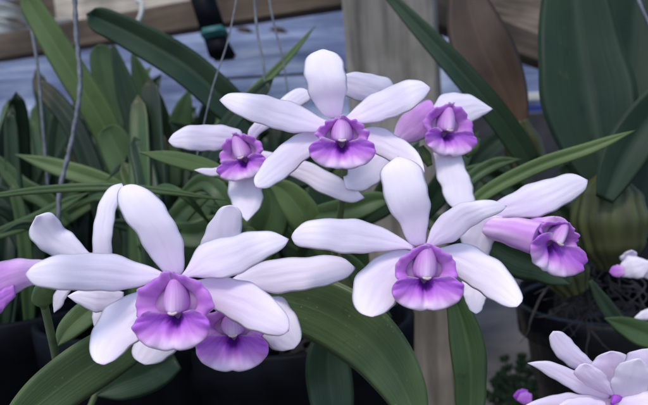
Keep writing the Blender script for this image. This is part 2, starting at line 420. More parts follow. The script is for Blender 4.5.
post = beam('wooden_post', Vector((P(395, 60, 1.0).x, P(395, 60, 1.0).y, .001)), Vector((P(395, 60, 1.0).x, P(395, 60, 1.0).y, 1.3)), .122, .125, WOOD_POST, up=Vector((-.22, -1, 0)))
tag(post, 'weathered grey timber post standing behind the top blooms', 'post')
b1 = beam('timber_beam', P(-70, 60, 1.55), P(352, -9, 1.12), .05, .05, WOOD_DARK)
tag(b1, 'dark brown beam sloping across upper left behind the long leaves', 'beam')
b2 = beam('timber_beam', P(352, -17, 1.08), P(640, 90, 1.5), .045, .05, WOOD_DARK)
tag(b2, 'thin dark beam sloping down to the right behind the brown leaf', 'beam')
b3 = beam('shelf_board', P(58, 8, 1.75), P(300, -34, 1.55), .022, .10, WOOD_PALE)
tag(b3, 'pale tan shelf board lying above the dark beam at upper left', 'board')
b4 = beam('shelf_board', P(400, -16, 1.40), P(640, 44, 1.66), .03, .13, WOOD_ROUGH, up=Vector((0, -.35, 1)))
tag(b4, 'rough brown board between the brown leaf and the big dark leaves', 'board')
b5 = beam('white_rail', P(480, 99, 1.9), P(640, 92, 1.9), .02, .022, WHITEP)
tag(b5, 'pale horizontal rail above the blue rail beside the brown leaf', 'rail')
b6 = beam('blue_rail', P(480, 111, 1.92), P(640, 104, 1.92), .015, .016, BLUEP)
tag(b6, 'bright blue horizontal rail just under the pale rail', 'rail')

b7 = beam('shelf_board', P(-60, 30, 1.8), P(56, 6, 1.8), .022, .07, WOOD_DARK)
tag(b7, 'brown shelf board end behind the crumpled white strips at the top left corner', 'board')

# ------------------------------------------------------------------ flowers
GRP = 'white orchid blooms with purple lips'
def flower(label, cx, cy, d):
    return thing('orchid_flower', label, 'orchid flower', P(cx, cy, d), GRP)
def tipblush(a=.14, base_=.10, tipw=.93, b=0.0):
    def f(s, v):
        x = b
        if s < .25: x += base_ * (1 - s / .25) ** 1.5
        if s > tipw: x += a * 1.8 * ((s - tipw) / (1 - tipw)) ** 2.5
        return x
    return f

def lip(fl, cx, cy, d, half, yaw=0, pitch=0, roll=0, wide=1.0, hood=1.0, tone=0.0, seed=1, up=1.0, drop=1.0, flare=1.0, frill=1.0, col=1.0):
    """labellum in true 3D: two side lobes round the column, a spreading front lobe. x right, y up, z out to the viewer."""
    rnd = random.Random(seed)
    k = half * mpp(d); O = P(cx, cy, d)
    cy_, sy_ = math.cos(R(yaw)), math.sin(R(yaw)); cp, sp_ = math.cos(R(pitch)), math.sin(R(pitch)); c_r, s_r = math.cos(R(roll)), math.sin(R(roll))
    def W(x, y, z):
        y, z = y * cp - z * sp_, y * sp_ + z * cp
        x, z = x * cy_ + z * sy_, -x * sy_ + z * cy_
        x, y = x * c_r - y * s_r, x * s_r + y * c_r
        return O + k * (x * Rv + y * Uv - z * Fv)
    root = bpy.data.objects.new('lip', None); COL.objects.link(root); root.parent = fl; root.empty_display_size = .01
    nu, nv = 30, 40
    for side in (1, -1):
        pts = []
        p1, p2, p3 = rnd.random() * 6, rnd.random() * 6, rnd.random() * 6
        fl_ = flare * rnd.uniform(.92, 1.06)
        for i in range(nu):
            t = i / (nu - 1); row = []
            for j in range(nv):
                q = j / (nv - 1); ph = R(lerp(-48, 97, q))
                low = max(0, 1 - q / .28)
                fl2 = fl_ * (1 - .55 * low)
                rr = .32 + .14 * t + .54 * fl2 * t ** 2.2
                rr *= 1 - .10 * t * math.exp(-((q - .72) / .2) ** 2)
                rim = t ** 5
                fr = (math.sin(q * 19 + p1) * .5 + math.sin(q * 37 + p2) * .45 + math.sin(q * 61 + p3) * .2) * frill
                rr += .045 * fr * rim
                x = side * rr * math.cos(ph) * .98 * wide
                y = .18 - .02 * (1 - t) + rr * math.sin(ph) * .86 * hood
                z = lerp(-1.2, .16, t ** .7) - .22 * t ** 6 * (.4 + .6 * math.cos(ph)) + .06 * max(0, math.sin(ph)) * t
                z += .05 * math.sin(q * 14 + p3) * t ** 3 + .05 * fr * rim
                row.append(W(x, y, z))
            pts.append(row)
        def pg(s, v):
            return .36 + .12 * max(0, s - .35) / .65 + .16 * s ** 9 + .04 * math.sin(v * 33 + p1) * s + .05 * math.sin(v * 11 + p2) + tone
        grid_mesh('side_lobe', pts, nu, nv, .0009, root, PETAL, pg)
    th = [(-1.25, .26), (-.9, .36), (-.5, .52), (-.28, .58), (-.30, .52), (-.55, .40), (-.9, .2), (-1.0, .05)]
    tube_pts('throat', [W(0, .10 + .10 * (-z_), z_) for z_, r_ in th], [k * r_ for z_, r_ in th], root, PETAL, 24, pig=lambda s, v: .34)
    # front lobe: a fan from the throat out to a broad wavy oval rim
    nu, nv = 30, 61; pts = []; p1, p2 = rnd.random() * 6, rnd.random() * 6; xy = {}
    for i in range(nu):
        r = i / (nu - 1); row = []
        for j in range(nv):
            q = j / (nv - 1); th_ = R(lerp(-236, 56, q)); c, sn = math.cos(th_), math.sin(th_)
            ru = math.sin(th_ * 8 + p1) * .5 + math.sin(th_ * 14 + p2) * .35
            bx = .95 * c * wide * (1 + .015 * ru); by = -.28 + (.58 * sn * drop if sn < 0 else .25 * sn * up) + .045 * math.exp(-(c / .1) ** 2) * (sn < 0)
            by += .02 * ru
            rim = r ** 4
            x, y = bx * r, lerp(-.05, by, r)
            z = -.45 + .80 * math.sin(r * 1.62) * (.80 + .10 * abs(c)) - .05 * rim * max(0, -sn) + .06 * rim * max(0, sn + .3)
            z += .085 * ru * rim - .14 * math.exp(-(x / .10) ** 2) * math.sin(3.14 * min(1, r * 1.2)) * (r < .83)
            z += .07 * math.exp(-((abs(x) - .2) / .08) ** 2) * max(0, math.sin(3.14 * r))
            xy[(i, j)] = (x, y); row.append(W(x, y, z))
        pts.append(row)
    def pf(s, v):
        x, y = xy[(round(s * (nu - 1)), round(v * (nv - 1)))]
        yn = max(0, min(1, (-.16 - y) / (.62 * drop)))
        g_ = yn * yn * (3 - 2 * yn)
        c = .72 - .58 * g_ + .46 * math.exp(-(x / .22) ** 2 - ((y + .24) / .22) ** 2)
        an = math.atan2(x, .3 - y); c += (.03 * math.sin(an * 31 + p1) + .025 * math.sin(an * 53 + p2)) * (1 - g_ * .6)
        if s > .97: c += .07
        return max(.10, c + tone * .5)
    grid_mesh('front_lobe', pts, nu, nv, .0010, root, PETAL, pf)
    # column: a pointed, gently domed arch over the throat
    nu, nv = 26, 21; pts = []; lean_ = rnd.uniform(-.05, .05)
    for i in range(nu):
        q = i / (nu - 1); row = []
        hw = col * spl([.05, .17, .245, .295, .33, .345, .33, .26], q)
        ez = lerp(-.02, -.48, q); cz = lerp(.03, .13, math.sin(q * 1.9) / 1.0)
        for j in range(nv):
            e = 2 * j / (nv - 1) - 1
            z = ez + (cz - ez) * (1 - e * e) ** .75 + .03 * math.exp(-(e / .16) ** 2) * q
            row.append(W(e * hw + lean_ * (1 - q), lerp(.84 * hood, .03, q) - .05 * (1 - e * e) * q ** 4, z))
        pts.append(row)
    grid_mesh('column', pts, nu, nv, .0012, fl, PETAL, lambda s, v: .24 + .22 * (1 - s) ** 1.6 + .24 * abs(2 * v - 1) ** 2.2 + .04 * math.sin(v * 55) - .06 * math.exp(-((v - .5) / .2) ** 2) * s)
    N = 11; cps = [(lerp(-.12, .12, i / (N - 1)), .03 - .03 * math.cos((i - 5) / 5 * 1.5), .14) for i in range(N)]
    tube_pts('anther_cap', [W(*p) for p in cps], [k * .045 * math.sqrt(max(.03, 1 - ((i - 5) / 5.2) ** 2)) * (1 + .06 * math.sin(i * 1.3)) for i in range(N)], fl, ANTHER, 10)
    return root

S = surf
def petals(fl, d, items, hub=None):
    if hub:
        h = Vector(hub)
        items = [(n_, [tuple(h.lerp(Vector(A[0]), .5))] + list(A), [tuple(h.lerp(Vector(B[0]), .5))] + list(B), t_, dict(k_, dep=[(k_.get('dep') or [0])[0] + .004] + list(k_.get('dep') or [0]))) for n_, A, B, t_, k_ in items]
    for name, A, B, tip, kw in items:
        kw = dict(kw); kw.setdefault('pig', tipblush())
        lab = kw.pop('label', None)
        o = S(name, fl, PETAL, A, B, tip, d, **kw)
        if lab: o['label'] = lab
def pedicel(fl, pts, r=2.6, mat=None):
    return tube('pedicel', pts, r, fl, mat or STEM, n=10, N=20)

# F1 front left
d = .27
f1 = flower('largest front orchid bloom at left with a broad ruffled purple lip', 174, 285, d)
petals(f1, d, [
 ('dorsal_sepal', [(162,271),(150,255),(136,233),(122,212),(117,198),(120,188)], [(184,269),(183,247),(174,222),(160,201),(145,188)], (131,184), dict(dep=[.012,.008,.008,.012], cup=.35)),
 ('petal', [(162,272),(140,263),(105,254),(65,255),(38,262)], [(160,281),(135,287),(100,291),(65,289),(36,286)], (25,274), dict(dep=[.010,.0,-.012,-.016], cup=.4, tilt=-.2)),
 ('petal', [(186,269),(195,252),(208,242),(233,236),(268,231)], [(194,277),(224,278),(250,267),(270,256),(284,247)], (289,239), dict(dep=[.010,.004,-.004,-.002], cup=.35, tilt=-.2)),
 ('lateral_sepal', [(150,288),(122,298),(104,312),(93,330),(90,348),(94,361)], [(170,312),(152,326),(135,342),(118,358)], (104,365), dict(dep=[.014,.012,.004,-.006], cup=.35, pig=tipblush(.3))),
 ('lateral_sepal', [(200,280),(222,277),(242,281),(264,291),(280,306),(289,320)], [(205,300),(220,313),(242,325),(265,334),(280,336)], (289,331), dict(dep=[.014,.006,-.006,-.010], cup=.4, pig=tipblush(.35, b=.05))),
], hub=(174, 283))
lip(f1, 174, 313, d - .004, 41, yaw=-4, pitch=-1, seed=3, roll=3, up=1.9, drop=1.08)
# F2 behind F1
d = .305
f2 = flower('orchid bloom tucked behind the largest front bloom, its lip lowest', 228, 310, d)
petals(f2, d, [
 ('dorsal_sepal', [(200,250),(207,230),(215,215),(222,207)], [(238,252),(241,232),(242,217),(238,208)], (231,205), dict(dep=[.012,.008,.004], cup=.3)),
 ('petal', [(226,284),(246,270),(266,262),(306,257),(340,257)], [(230,290),(251,288),(281,293),(316,287),(345,279)], (356,268), dict(dep=[.012,.004,0,.004], cup=.35, tilt=-.2)),
 ('lateral_sepal', [(165,320),(145,332),(133,345),(134,358)], [(190,330),(180,345),(170,356),(158,363)], (145,365), dict(dep=[.01,.008,.006], cup=.3, pig=tipblush(.1,b=.02))),
 ('lateral_sepal', [(240,300),(280,298),(292,310),(300,327),(301,340)], [(240,320),(262,335),(270,347),(280,351)], (294,349), dict(dep=[.012,.008,.006], cup=.3)),
], hub=(222, 300))
lip(f2, 233, 335, d - .002, 38, yaw=3, pitch=-1, seed=11, hood=.7, drop=1.15, up=1.7)
# F3 middle right
d = .29
f3 = flower('fully open orchid bloom right of centre facing the viewer', 426, 255, d)
petals(f3, d, [
 ('dorsal_sepal', [(408,241),(398,221),(387,203),(382,185),(383,168)], [(426,239),(428,221),(429,200),(425,180),(416,163)], (398,156), dict(dep=[.010,.006,.007,.012], cup=.35)),
 ('petal', [(406,241),(381,227),(345,219),(310,221),(296,229)], [(406,249),(390,250),(361,253),(326,250),(298,246)], (291,237), dict(dep=[.010,.002,-.006,-.002], cup=.35, tilt=-.2)),
 ('petal', [(427,241),(433,226),(443,214),(464,203),(490,200)], [(436,246),(455,240),(468,230),(484,219),(500,213)], (507,206), dict(dep=[.010,.004,-.002,.002], cup=.4)),
 ('lateral_sepal', [(400,250),(380,256),(364,268),(354,286),(353,303),(360,313)], [(410,274),(402,288),(395,302),(384,313)], (372,317), dict(dep=[.014,.010,.002,-.004], cup=.4)),
 ('lateral_sepal', [(444,247),(465,244),(484,252),(504,267),(518,285),(523,299)], [(450,268),(463,280),(478,291),(495,301),(507,307)], (517,307), dict(dep=[.014,.008,-.002,-.010], cup=.4, pig=tipblush(.2))),
], hub=(424, 252))
lip(f3, 426, 278, d - .004, 38, yaw=2, pitch=-1, seed=5, flare=.72, frill=.7, up=1.8)
# F5 top centre
d = .325
f5 = flower('topmost central orchid bloom with an upright rounded sepal', 341, 128, d)
petals(f5, d, [
 ('dorsal_sepal', [(322,114),(312,98),(306,82),(305,67),(309,55)], [(342,114),(345,95),(346,78),(343,64),(337,54)], (323,49), dict(dep=[.010,.006,.008,.013], cup=.35)),
 ('petal', [(322,118),(300,106),(280,99),(250,94),(230,93)], [(320,132),(296,132),(266,126),(243,117),(228,109)], (219,100), dict(dep=[.010,.002,-.006,-.002], cup=.3, tilt=-.2)),
 ('petal', [(350,113),(360,103),(372,95),(396,84),(418,80)], [(350,123),(368,123),(392,118),(412,108),(424,99)], (431,88), dict(dep=[.010,.002,-.006,-.004], cup=.35, tilt=-.2)),
 ('lateral_sepal', [(314,130),(296,136),(280,146),(264,163),(254,178)], [(322,146),(308,158),(296,168),(282,180),(268,188)], (256,188), dict(dep=[.014,.006,-.006,-.012], cup=.35, pig=tipblush(.35))),
 ('lateral_sepal', [(360,129),(375,127),(392,133),(410,145),(421,158)], [(364,146),(378,154),(392,162),(408,171),(417,178)], (425,172), dict(dep=[.014,.008,-.002,-.008], cup=.35, pig=tipblush(.3))),
], hub=(340, 123))
lip(f5, 342, 141, d - .004, 35, yaw=0, pitch=0, seed=8, hood=.8, flare=.6, up=1.7, drop=.95, frill=1.5)
# F6 top right
d = .37
f6 = flower('upper right orchid bloom turned right, half behind the topmost bloom', 430, 128, d)
petals(f6, d, [
 ('petal', [(400,104),(392,83),(375,75),(352,73)], [(392,114),(370,105),(352,98),(338,90)], (329,79), dict(dep=[.006,-.006,-.014], cup=.3)),
 ('dorsal_sepal', [(430,112),(440,97),(457,93),(474,97)], [(440,127),(455,126),(473,121),(484,115)], (493,109), dict(dep=[.004,.008,.012], cup=.3)),
 ('lateral_sepal', [(433,152),(436,170),(441,187),(448,203)], [(460,152),(467,172),(473,190),(474,205)], (460,213), dict(dep=[.0,-.004,-.010], cup=.3)),
 ('lateral_sepal', [(392,132),(375,150),(352,162),(344,175)], [(408,145),(390,165),(376,184),(362,191)], (346,189), dict(dep=[.010,.0,-.008], cup=.3)),
])
lip(f6, 448, 131, d - .004, 30, yaw=16, pitch=-1, roll=-4, seed=14, hood=.95, flare=.85, up=1.6)
tube('ovary', [(421,146,.385),(425,155,.385),(430,166,.385)], [3,6,3], f6, L_PALE, n=12, N=10)
tube('ovary', [(478,138,.39),(473,148,.39),(466,156,.39)], [3,5.5,3], f6, L_PALE, n=12, N=10)
S('lip_tube', f6, PETAL, [(392,138),(400,118),(416,105),(430,100)], [(400,146),(412,142),(424,138),(434,130)], (436,112), d, dep=[.01,.004,-.002], cup=.6, pig=lambda s, v: .22 + .3 * s)
# F7 top left
d = .36
f7 = flower('upper left orchid bloom with a small lip and long left petal', 244, 150, d)
petals(f7, d, [
 ('petal', [(240,130),(222,126),(205,125),(186,127),(174,133)], [(235,146),(222,149),(208,151),(186,149),(174,147)], (168,141), dict(dep=[.008,.004,.0,.004], cup=.35)),
 ('petal', [(250,128),(270,108),(290,92),(302,88)], [(262,132),(280,122),(298,108),(310,100)], (310,92), dict(dep=[.01,.016,.02], cup=.3)),
 ('lateral_sepal', [(232,170),(229,188),(232,205)], [(262,168),(262,188),(260,207)], (247,222), dict(dep=[.006,.002,-.002], cup=.35)),
 ('lateral_sepal', [(258,150),(295,158),(325,170),(350,184)], [(256,164),(295,178),(325,194),(350,203)], (365,198), dict(dep=[.012,.01,.006,.004], cup=.3, pig=tipblush(.2))),
 ('lateral_sepal', [(232,164),(215,168),(203,168)], [(234,172),(216,176),(205,175)], (194,170), dict(dep=[.01,.008,.006], cup=.3, pig=tipblush(.0), label='narrow beige tipped sepal')),
], hub=(246, 150))
lip(f7, 242, 158, d - .004, 28, yaw=-14, pitch=0, roll=14, seed=21, drop=.9, flare=.75, frill=1.3, up=1.6)
# F4 right, seen from the side
d = .33
f4 = flower('right orchid bloom seen side on with its purple lip pointing right', 505, 228, d)
petals(f4, d, [
 ('petal', [(488,207),(503,198),(522,188),(545,180),(572,174)], [(495,222),(510,218),(530,217),(552,212),(572,200),(585,190)], (588,180), dict(dep=[.008,.004,.002,.004], cup=.35)),
 ('lateral_sepal', [(468,214),(462,235),(464,256)], [(504,216),(494,240),(486,262)], (476,274), dict(dep=[.0,.004,.008], cup=.4)),
 ('lateral_sepal', [(462,276),(463,290),(466,302),(470,310)], [(488,282),(486,295),(484,304),(481,311)], (476,314), dict(dep=[.006,.002,-.002], cup=.35)),
])
tube('lip_tube', [(480,227,d+.006),(498,229,d),(518,233,d-.006),(539,239,d-.012)], [8,12,15.5,17.5], f4, PETAL, n=60, N=22, ribs=5, ra=.03, twist=.05, pig=lambda s, v: .18 + .20 * s + .07 * math.sin(v * 6.283 * 5) + .05 * math.sin(v * 70))
lip(f4, 557, 243, d - .012, 37, yaw=20, pitch=2, roll=-24, seed=33, hood=.72, flare=.5, drop=1.0, up=2.2, col=.72)
# F8 far left
d = .305
f8 = flower('far left orchid bloom seen from behind, cut by the picture edge', 72, 275, d)
petals(f8, d, [
 ('petal', [(92,256),(78,240),(64,227),(50,213)], [(85,264),(60,258),(45,251),(34,243),(29,232)], (36,216), dict(dep=[.006,.004,-.004], cup=.45, ruf=.25, rf=2)),
 ('dorsal_sepal', [(92,262),(93,238),(95,218),(101,200),(110,187)], [(112,262),(112,238),(114,220),(118,205),(126,195)], (122,183), dict(dep=[.010,.008,.010,.016], cup=.55)),
 ('petal', [(124,292),(100,287),(80,290)], [(124,306),(100,312),(80,305)], (67,296), dict(dep=[.004,-.002,-.004], cup=.4)),
 ('lateral_sepal', [(70,282),(60,286),(53,298)], [(76,286),(68,294),(62,306)], (54,313), dict(dep=[.004,.004,.006], cup=.4)),
 ('lateral_sepal', [(92,300),(92,312),(94,326)], [(120,300),(110,318),(102,332)], (97,340), dict(dep=[.01,.01,.012], cup=.3)),
])
lp = bpy.data.objects.new('lip', None); COL.objects.link(lp); lp.parent = f8
S('side_lobe', lp, PETAL, [(62,266),(40,260),(20,259),(0,263),(-18,268)], [(60,282),(42,283),(24,288),(8,298),(-12,312)], (-26,296), d - .004, dep=[.006,0,-.004,-.006], cup=.75, ruf=.15, rf=3, pig=lambda s, v: .10 + .55 * s)
S('front_lobe', lp, PETAL, [(14,284),(2,290),(-14,296)], [(16,296),(6,306),(-6,318)], (-22,316), d - .012, dep=[.004,0,.0], cup=.4, ruf=.2, pig=.62)
tube('ovary', [(52,284,.312),(46,290,.314),(43,298,.316),(44,308,.318)], [7,11,11,3], f8, L_PALE, n=16, N=14)
tube('pedicel', [(44,304,.318),(50,330,.33),(58,370,.35),(62,420,.37)], 4, f8, STEM)
# F9 bottom right
d = .31
f9 = flower('lower right orchid bloom with pointed pale petals, cut by the frame', 612, 388, d)
petals(f9, d, [
 ('petal', [(590,376),(566,364),(553,350),(549,338)], [(600,368),(586,356),(573,342),(562,332)], (553,331), dict(dep=[.01,.006,.002], cup=.4, pig=tipblush(.1, b=.06))),
 ('petal', [(614,390),(582,374),(555,363),(540,361)], [(608,404),(577,392),(552,378),(538,369)], (527,363), dict(dep=[.0,-.006,-.012], cup=.4, pig=tipblush(.1, b=.06))),
 ('petal', [(606,392),(594,375),(592,363),(600,355)], [(640,396),(636,378),(632,362),(622,353)], (611,351), dict(dep=[.012,.008,.004], cup=.4, pig=tipblush(.1, b=.06))),
 ('petal', [(600,392),(585,384),(575,374),(578,366)], [(618,398),(612,386),(604,374),(594,366)], (585,363), dict(dep=[-.004,-.010,-.014], cup=.4, ruf=.07, rf=1.6, pig=tipblush(.1, b=.08))),
 ('petal', [(612,398),(612,380),(618,366),(630,360)], [(640,404),(648,390),(652,376),(646,364)], (640,358), dict(dep=[-.004,-.014,-.020], cup=.45, ruf=.06, rf=1.4)),
 ('petal', [(606,402),(590,398),(572,398),(560,404)], [(612,424),(596,424),(580,422),(566,416)], (556,411), dict(dep=[-.006,-.014,-.020], cup=.4, pig=tipblush(.1, b=.06))),
 ('dorsal_sepal', [(616,396),(620,375),(626,358),(638,350)], [(650,420),(668,395),(676,372),(670,354)], (655,348), dict(dep=[.002,-.004,-.010], cup=.4, pig=tipblush(.1, b=.06))),
 ('lateral_sepal', [(612,398),(580,394),(550,396),(532,402)], [(612,430),(580,430),(550,424),(534,416)], (520,408), dict(dep=[.0,-.006,-.012], cup=.4, pig=tipblush(.1, b=.06))),
 ('lateral_sepal', [(616,396),(630,392),(650,392),(668,400)], [(612,412),(625,425),(640,440),(660,440)], (676,425), dict(dep=[-.004,-.012,-.016], cup=.4, pig=tipblush(.1, b=.06))),
])
tube('lip', [(622,388,.312),(618,395,.306),(612,404,.303)], [4,6,2], f9, PETAL, pig=.8, n=12, N=10)
# F10 right edge
d = .46
f10 = flower('small pale bloom at the right edge above the black pots', 636, 266, d)
petals(f10, d, [
 ('petal', [(618,270),(622,262),(632,256)], [(622,277),(634,278),(645,276)], (652,262), dict(dep=[.0,-.004,-.006], cup=.4)),
 ('petal', [(640,268),(648,260),(658,256)], [(640,276),(652,280),(664,278)], (670,266), dict(dep=[.002,0,0], cup=.4)),
 ('lateral_sepal', [(652,308),(644,310),(638,314)], [(656,318),(646,320),(640,320)], (634,318), dict(dep=[0,0,0], cup=.4)),
])
S('petal', f10, PETAL, [(624,264),(620,258),(626,252)], [(634,266),(636,258),(637,253)], (632,250), d, dep=[.004, 0, -.004], cup=.4, pig=.05)
S('lip', f10, PETAL, [(624,266),(617,265),(612,267)], [(625,275),(619,277),(613,276)], (609,272), d - .004, cup=.4, ruf=.12, rf=2, pig=lambda s, v: .3 + .5 * s)
f11 = flower('tiny half closed purple bud near the bottom right corner', 521, 396, .44)
S('petal', f11, PETAL, [(528,390),(521,389),(516,392)], [(528,402),(521,402),(516,400)], (513,396), .44, cup=.6, pig=.85)
S('petal', f11, PETAL, [(532,394),(526,392),(520,394)], [(532,406),(526,405),(521,403)], (517,400), .435, cup=.6, pig=.6)

# ------------------------------------------------------------------ plants
def plant(label, x, y, d):
    return thing('orchid_plant', label, 'orchid plant', P(x, y, d), 'orchid plants in the shade house')
TAPER = [.3, .55, .8, .95, 1, .98, .9, .7, .35, .0]
STRAP = [.5, .75, .9, 1, 1, .97, .9, .8, .62, .0]
# A: the flowering plant, broad leaves under the blooms
pa = plant('flowering orchid plant with broad arching leaves under the front blooms', 300, 330, .34)
leaf(pa, L_FORE, [(236,302),(275,298),(325,312),(370,342),(402,385),(424,440)], 66, .34, dep=[.03,.012,.0,-.012,-.015], fold=.18, tilt=.5, prof=[.55,.8,.95,1,1,.9,.75,.5,.0])
leaf(pa, L_DARK, [(330,335),(328,365),(332,400),(338,445)], 46, .40, dep=[.0,.0,-.01], fold=.3, prof=[.7,.9,1,1,.9,.6,.0])
leaf(pa, L_MID, [(452,290),(464,330),(470,370),(470,430)], 36, .37, dep=[.0,-.006,-.01], fold=.5, prof=[.4,.7,.95,1,.9,.8,.0])
leaf(pa, L_FORE, [(196,318),(150,332),(95,362),(40,402),(-10,450)], 52, .33, dep=[.03,.01,-.01,-.02], fold=.12, tilt=-.5, prof=[.2,.5,.85,1,1,.9,.6,.0])
leaf(pa, L_FORE, [(110,296),(88,312),(68,330),(56,348)], 26, .345, fold=.3, prof=[.5,.9,1,.95,.7,.0])
leaf(pa, L_DARK, [(176,358),(150,372),(120,384),(96,396)], 40, .40, fold=.25, prof=[.6,.9,1,.95,.7,.0])
leaf(pa, L_DARK, [(486,240),(515,256),(545,266),(572,285)], 42, .42, fold=.3, tilt=.3, prof=[.6,.9,1,.9,.7,.0])
tube('flower_stem', [(330,430,.50),(325,340,.46),(335,250,.42),(343,195,.38),(345,150,.35)], 3.5, pa, STEM)
tube('flower_stem', [(330,430,.50),(345,330,.46),(400,300,.40),(426,278,.32)], 3.2, pa, STEM)
tube('flower_stem', [(80,430,.46),(105,378,.44),(140,345,.40),(175,315,.34),(178,300,.29)], 3.0, pa, STEM)
tube('flower_stem', [(428,300,.36),(455,275,.36),(478,240,.35),(490,230,.336)], 2.8, pa, STEM)
leaf(pa, L_MID, [(388,320),(372,300),(356,270),(340,250)], 22, .42, fold=.4)
# centre fillers behind the blooms
pc = plant('leafy orchid plant glimpsed between the upper and lower blooms', 300, 220, .5)
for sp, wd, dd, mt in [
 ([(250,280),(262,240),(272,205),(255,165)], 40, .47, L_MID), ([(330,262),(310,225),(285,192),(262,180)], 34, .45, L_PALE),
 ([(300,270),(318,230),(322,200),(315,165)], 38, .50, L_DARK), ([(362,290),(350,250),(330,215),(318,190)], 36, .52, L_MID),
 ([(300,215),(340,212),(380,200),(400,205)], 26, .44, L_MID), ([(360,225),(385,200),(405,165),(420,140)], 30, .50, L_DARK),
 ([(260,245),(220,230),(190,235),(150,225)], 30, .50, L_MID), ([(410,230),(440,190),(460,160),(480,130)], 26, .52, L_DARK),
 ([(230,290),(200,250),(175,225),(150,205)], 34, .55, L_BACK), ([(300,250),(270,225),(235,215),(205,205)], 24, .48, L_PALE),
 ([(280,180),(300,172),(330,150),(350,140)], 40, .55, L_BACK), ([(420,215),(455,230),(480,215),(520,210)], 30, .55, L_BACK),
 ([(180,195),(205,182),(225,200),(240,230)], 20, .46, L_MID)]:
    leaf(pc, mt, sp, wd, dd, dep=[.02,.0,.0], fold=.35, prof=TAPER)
tube('pseudobulb', [(345,300,.5),(342,250,.5),(340,205,.5)], [9,9,6], pc, BULB, ribs=8, ra=.05)
# B: pale upright leaves upper left
pb = plant('tall orchid plant with pale upright strap leaves at upper left', 110, 200, .62)
leaf(pb, L_PALE, [(122,165),(100,118),(72,72),(46,30),(24,-6)], 30, .58, dep=[.02,.0,-.01], fold=.25, prof=[.75,.95,1,1,1,.97,.9,.8,.7], blunt=.09)
leaf(pb, L_MID, [(142,215),(132,180),(118,150),(106,126)], 38, .56, fold=.3, prof=[.8,1,1,1,.95,.85,.7], blunt=.12)
leaf(pb, L_MID, [(120,130),(112,100),(104,70),(100,44)], 28, .64, fold=.3, prof=[.9,1,1,1,.98,.9,.8], blunt=.14)
leaf(pb, L_DARK, [(150,190),(140,140),(126,90),(112,44)], 24, .62, fold=.4, prof=[.8,1,1,.95,.9,.6,.2])
leaf(pb, L_MID, [(168,190),(160,140),(146,95),(132,52)], 34, .66, fold=.4, prof=[.8,1,1,.95,.8,.5,.1])
leaf(pb, L_MID, [(172,190),(176,150),(182,115),(190,88)], 26, .70, fold=.3)
# C: dark leaf leaning right
pd = plant('orchid plant with one long dark green leaf leaning under the beam', 200, 120, .56)
leaf(pd, L_DARK, [(262,140),(232,108),(185,66),(130,34),(86,14)], 36, .54, dep=[.03,.01,.0,-.01], fold=.55, tilt=.2, prof=[.6,.85,1,1,1,.97,.9,.8,.7], blunt=.08)
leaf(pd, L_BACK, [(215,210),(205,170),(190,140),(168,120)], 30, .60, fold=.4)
# D: narrow bright leaf
pe = plant('narrow bright grassy leaf plant rising beside the hanging wires', 230, 150, .6)
leaf(pe, L_PALE, [(205,142),(240,104),(280,66),(317,24)], 10, .60, fold=.3, prof=[1,1,1,1,.95,.8,.5,.0])
leaf(pe, L_MID, [(190,180),(212,150),(235,115)], 13, .63, fold=.3)
leaf(pe, L_PALE, [(238,186),(215,170),(180,160),(138,152)], 17, .42, dep=[.0,-.01,-.02], fold=.2, tilt=.5, prof=TAPER)
# E: horizontal blades left
pf_ = plant('low orchid plant with long thin blades crossing at middle left', 60, 200, .5)
leaf(pf_, L_MID, [(-20,198),(40,190),(110,187),(170,192),(230,201)], 9, .40, dep=[0,-.01,0], fold=.2)
leaf(pf_, L_PALE, [(140,196),(105,182),(60,168),(14,154)], 19, .55, fold=.25, prof=TAPER)
leaf(pf_, L_MID, [(-20,240),(30,222),(62,205),(90,192)], 14, .50, fold=.3)
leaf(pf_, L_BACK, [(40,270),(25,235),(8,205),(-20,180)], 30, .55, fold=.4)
leaf(pf_, L_MID, [(140,250),(170,225),(190,205),(215,192)], 22, .50, fold=.3)
leaf(pf_, L_MID, [(70,225),(45,200),(20,185),(-10,150)], 20, .58, fold=.3)
ra_ = random.Random(77)
for q in range(11):
    x0, y0 = ra_.uniform(-20, 215), ra_.uniform(215, 285); dx = ra_.choice([-1, 1]) * ra_.uniform(50, 110); hh = ra_.uniform(25, 75)
    leaf(pf_, ra_.choice([L_MID, L_DARK, L_BACK, L_BACK]), [(x0, y0), (x0 + dx * .35, y0 - hh * .7), (x0 + dx * .7, y0 - hh), (x0 + dx, y0 - hh * ra_.uniform(.6, 1.0))],
         ra_.uniform(7, 13), ra_.uniform(.47, .6), dep=[.02, 0, ra_.uniform(-.03, .03)], fold=.35, tilt=ra_.uniform(-.5, .5), prof=TAPER, nu=28, nv=7)
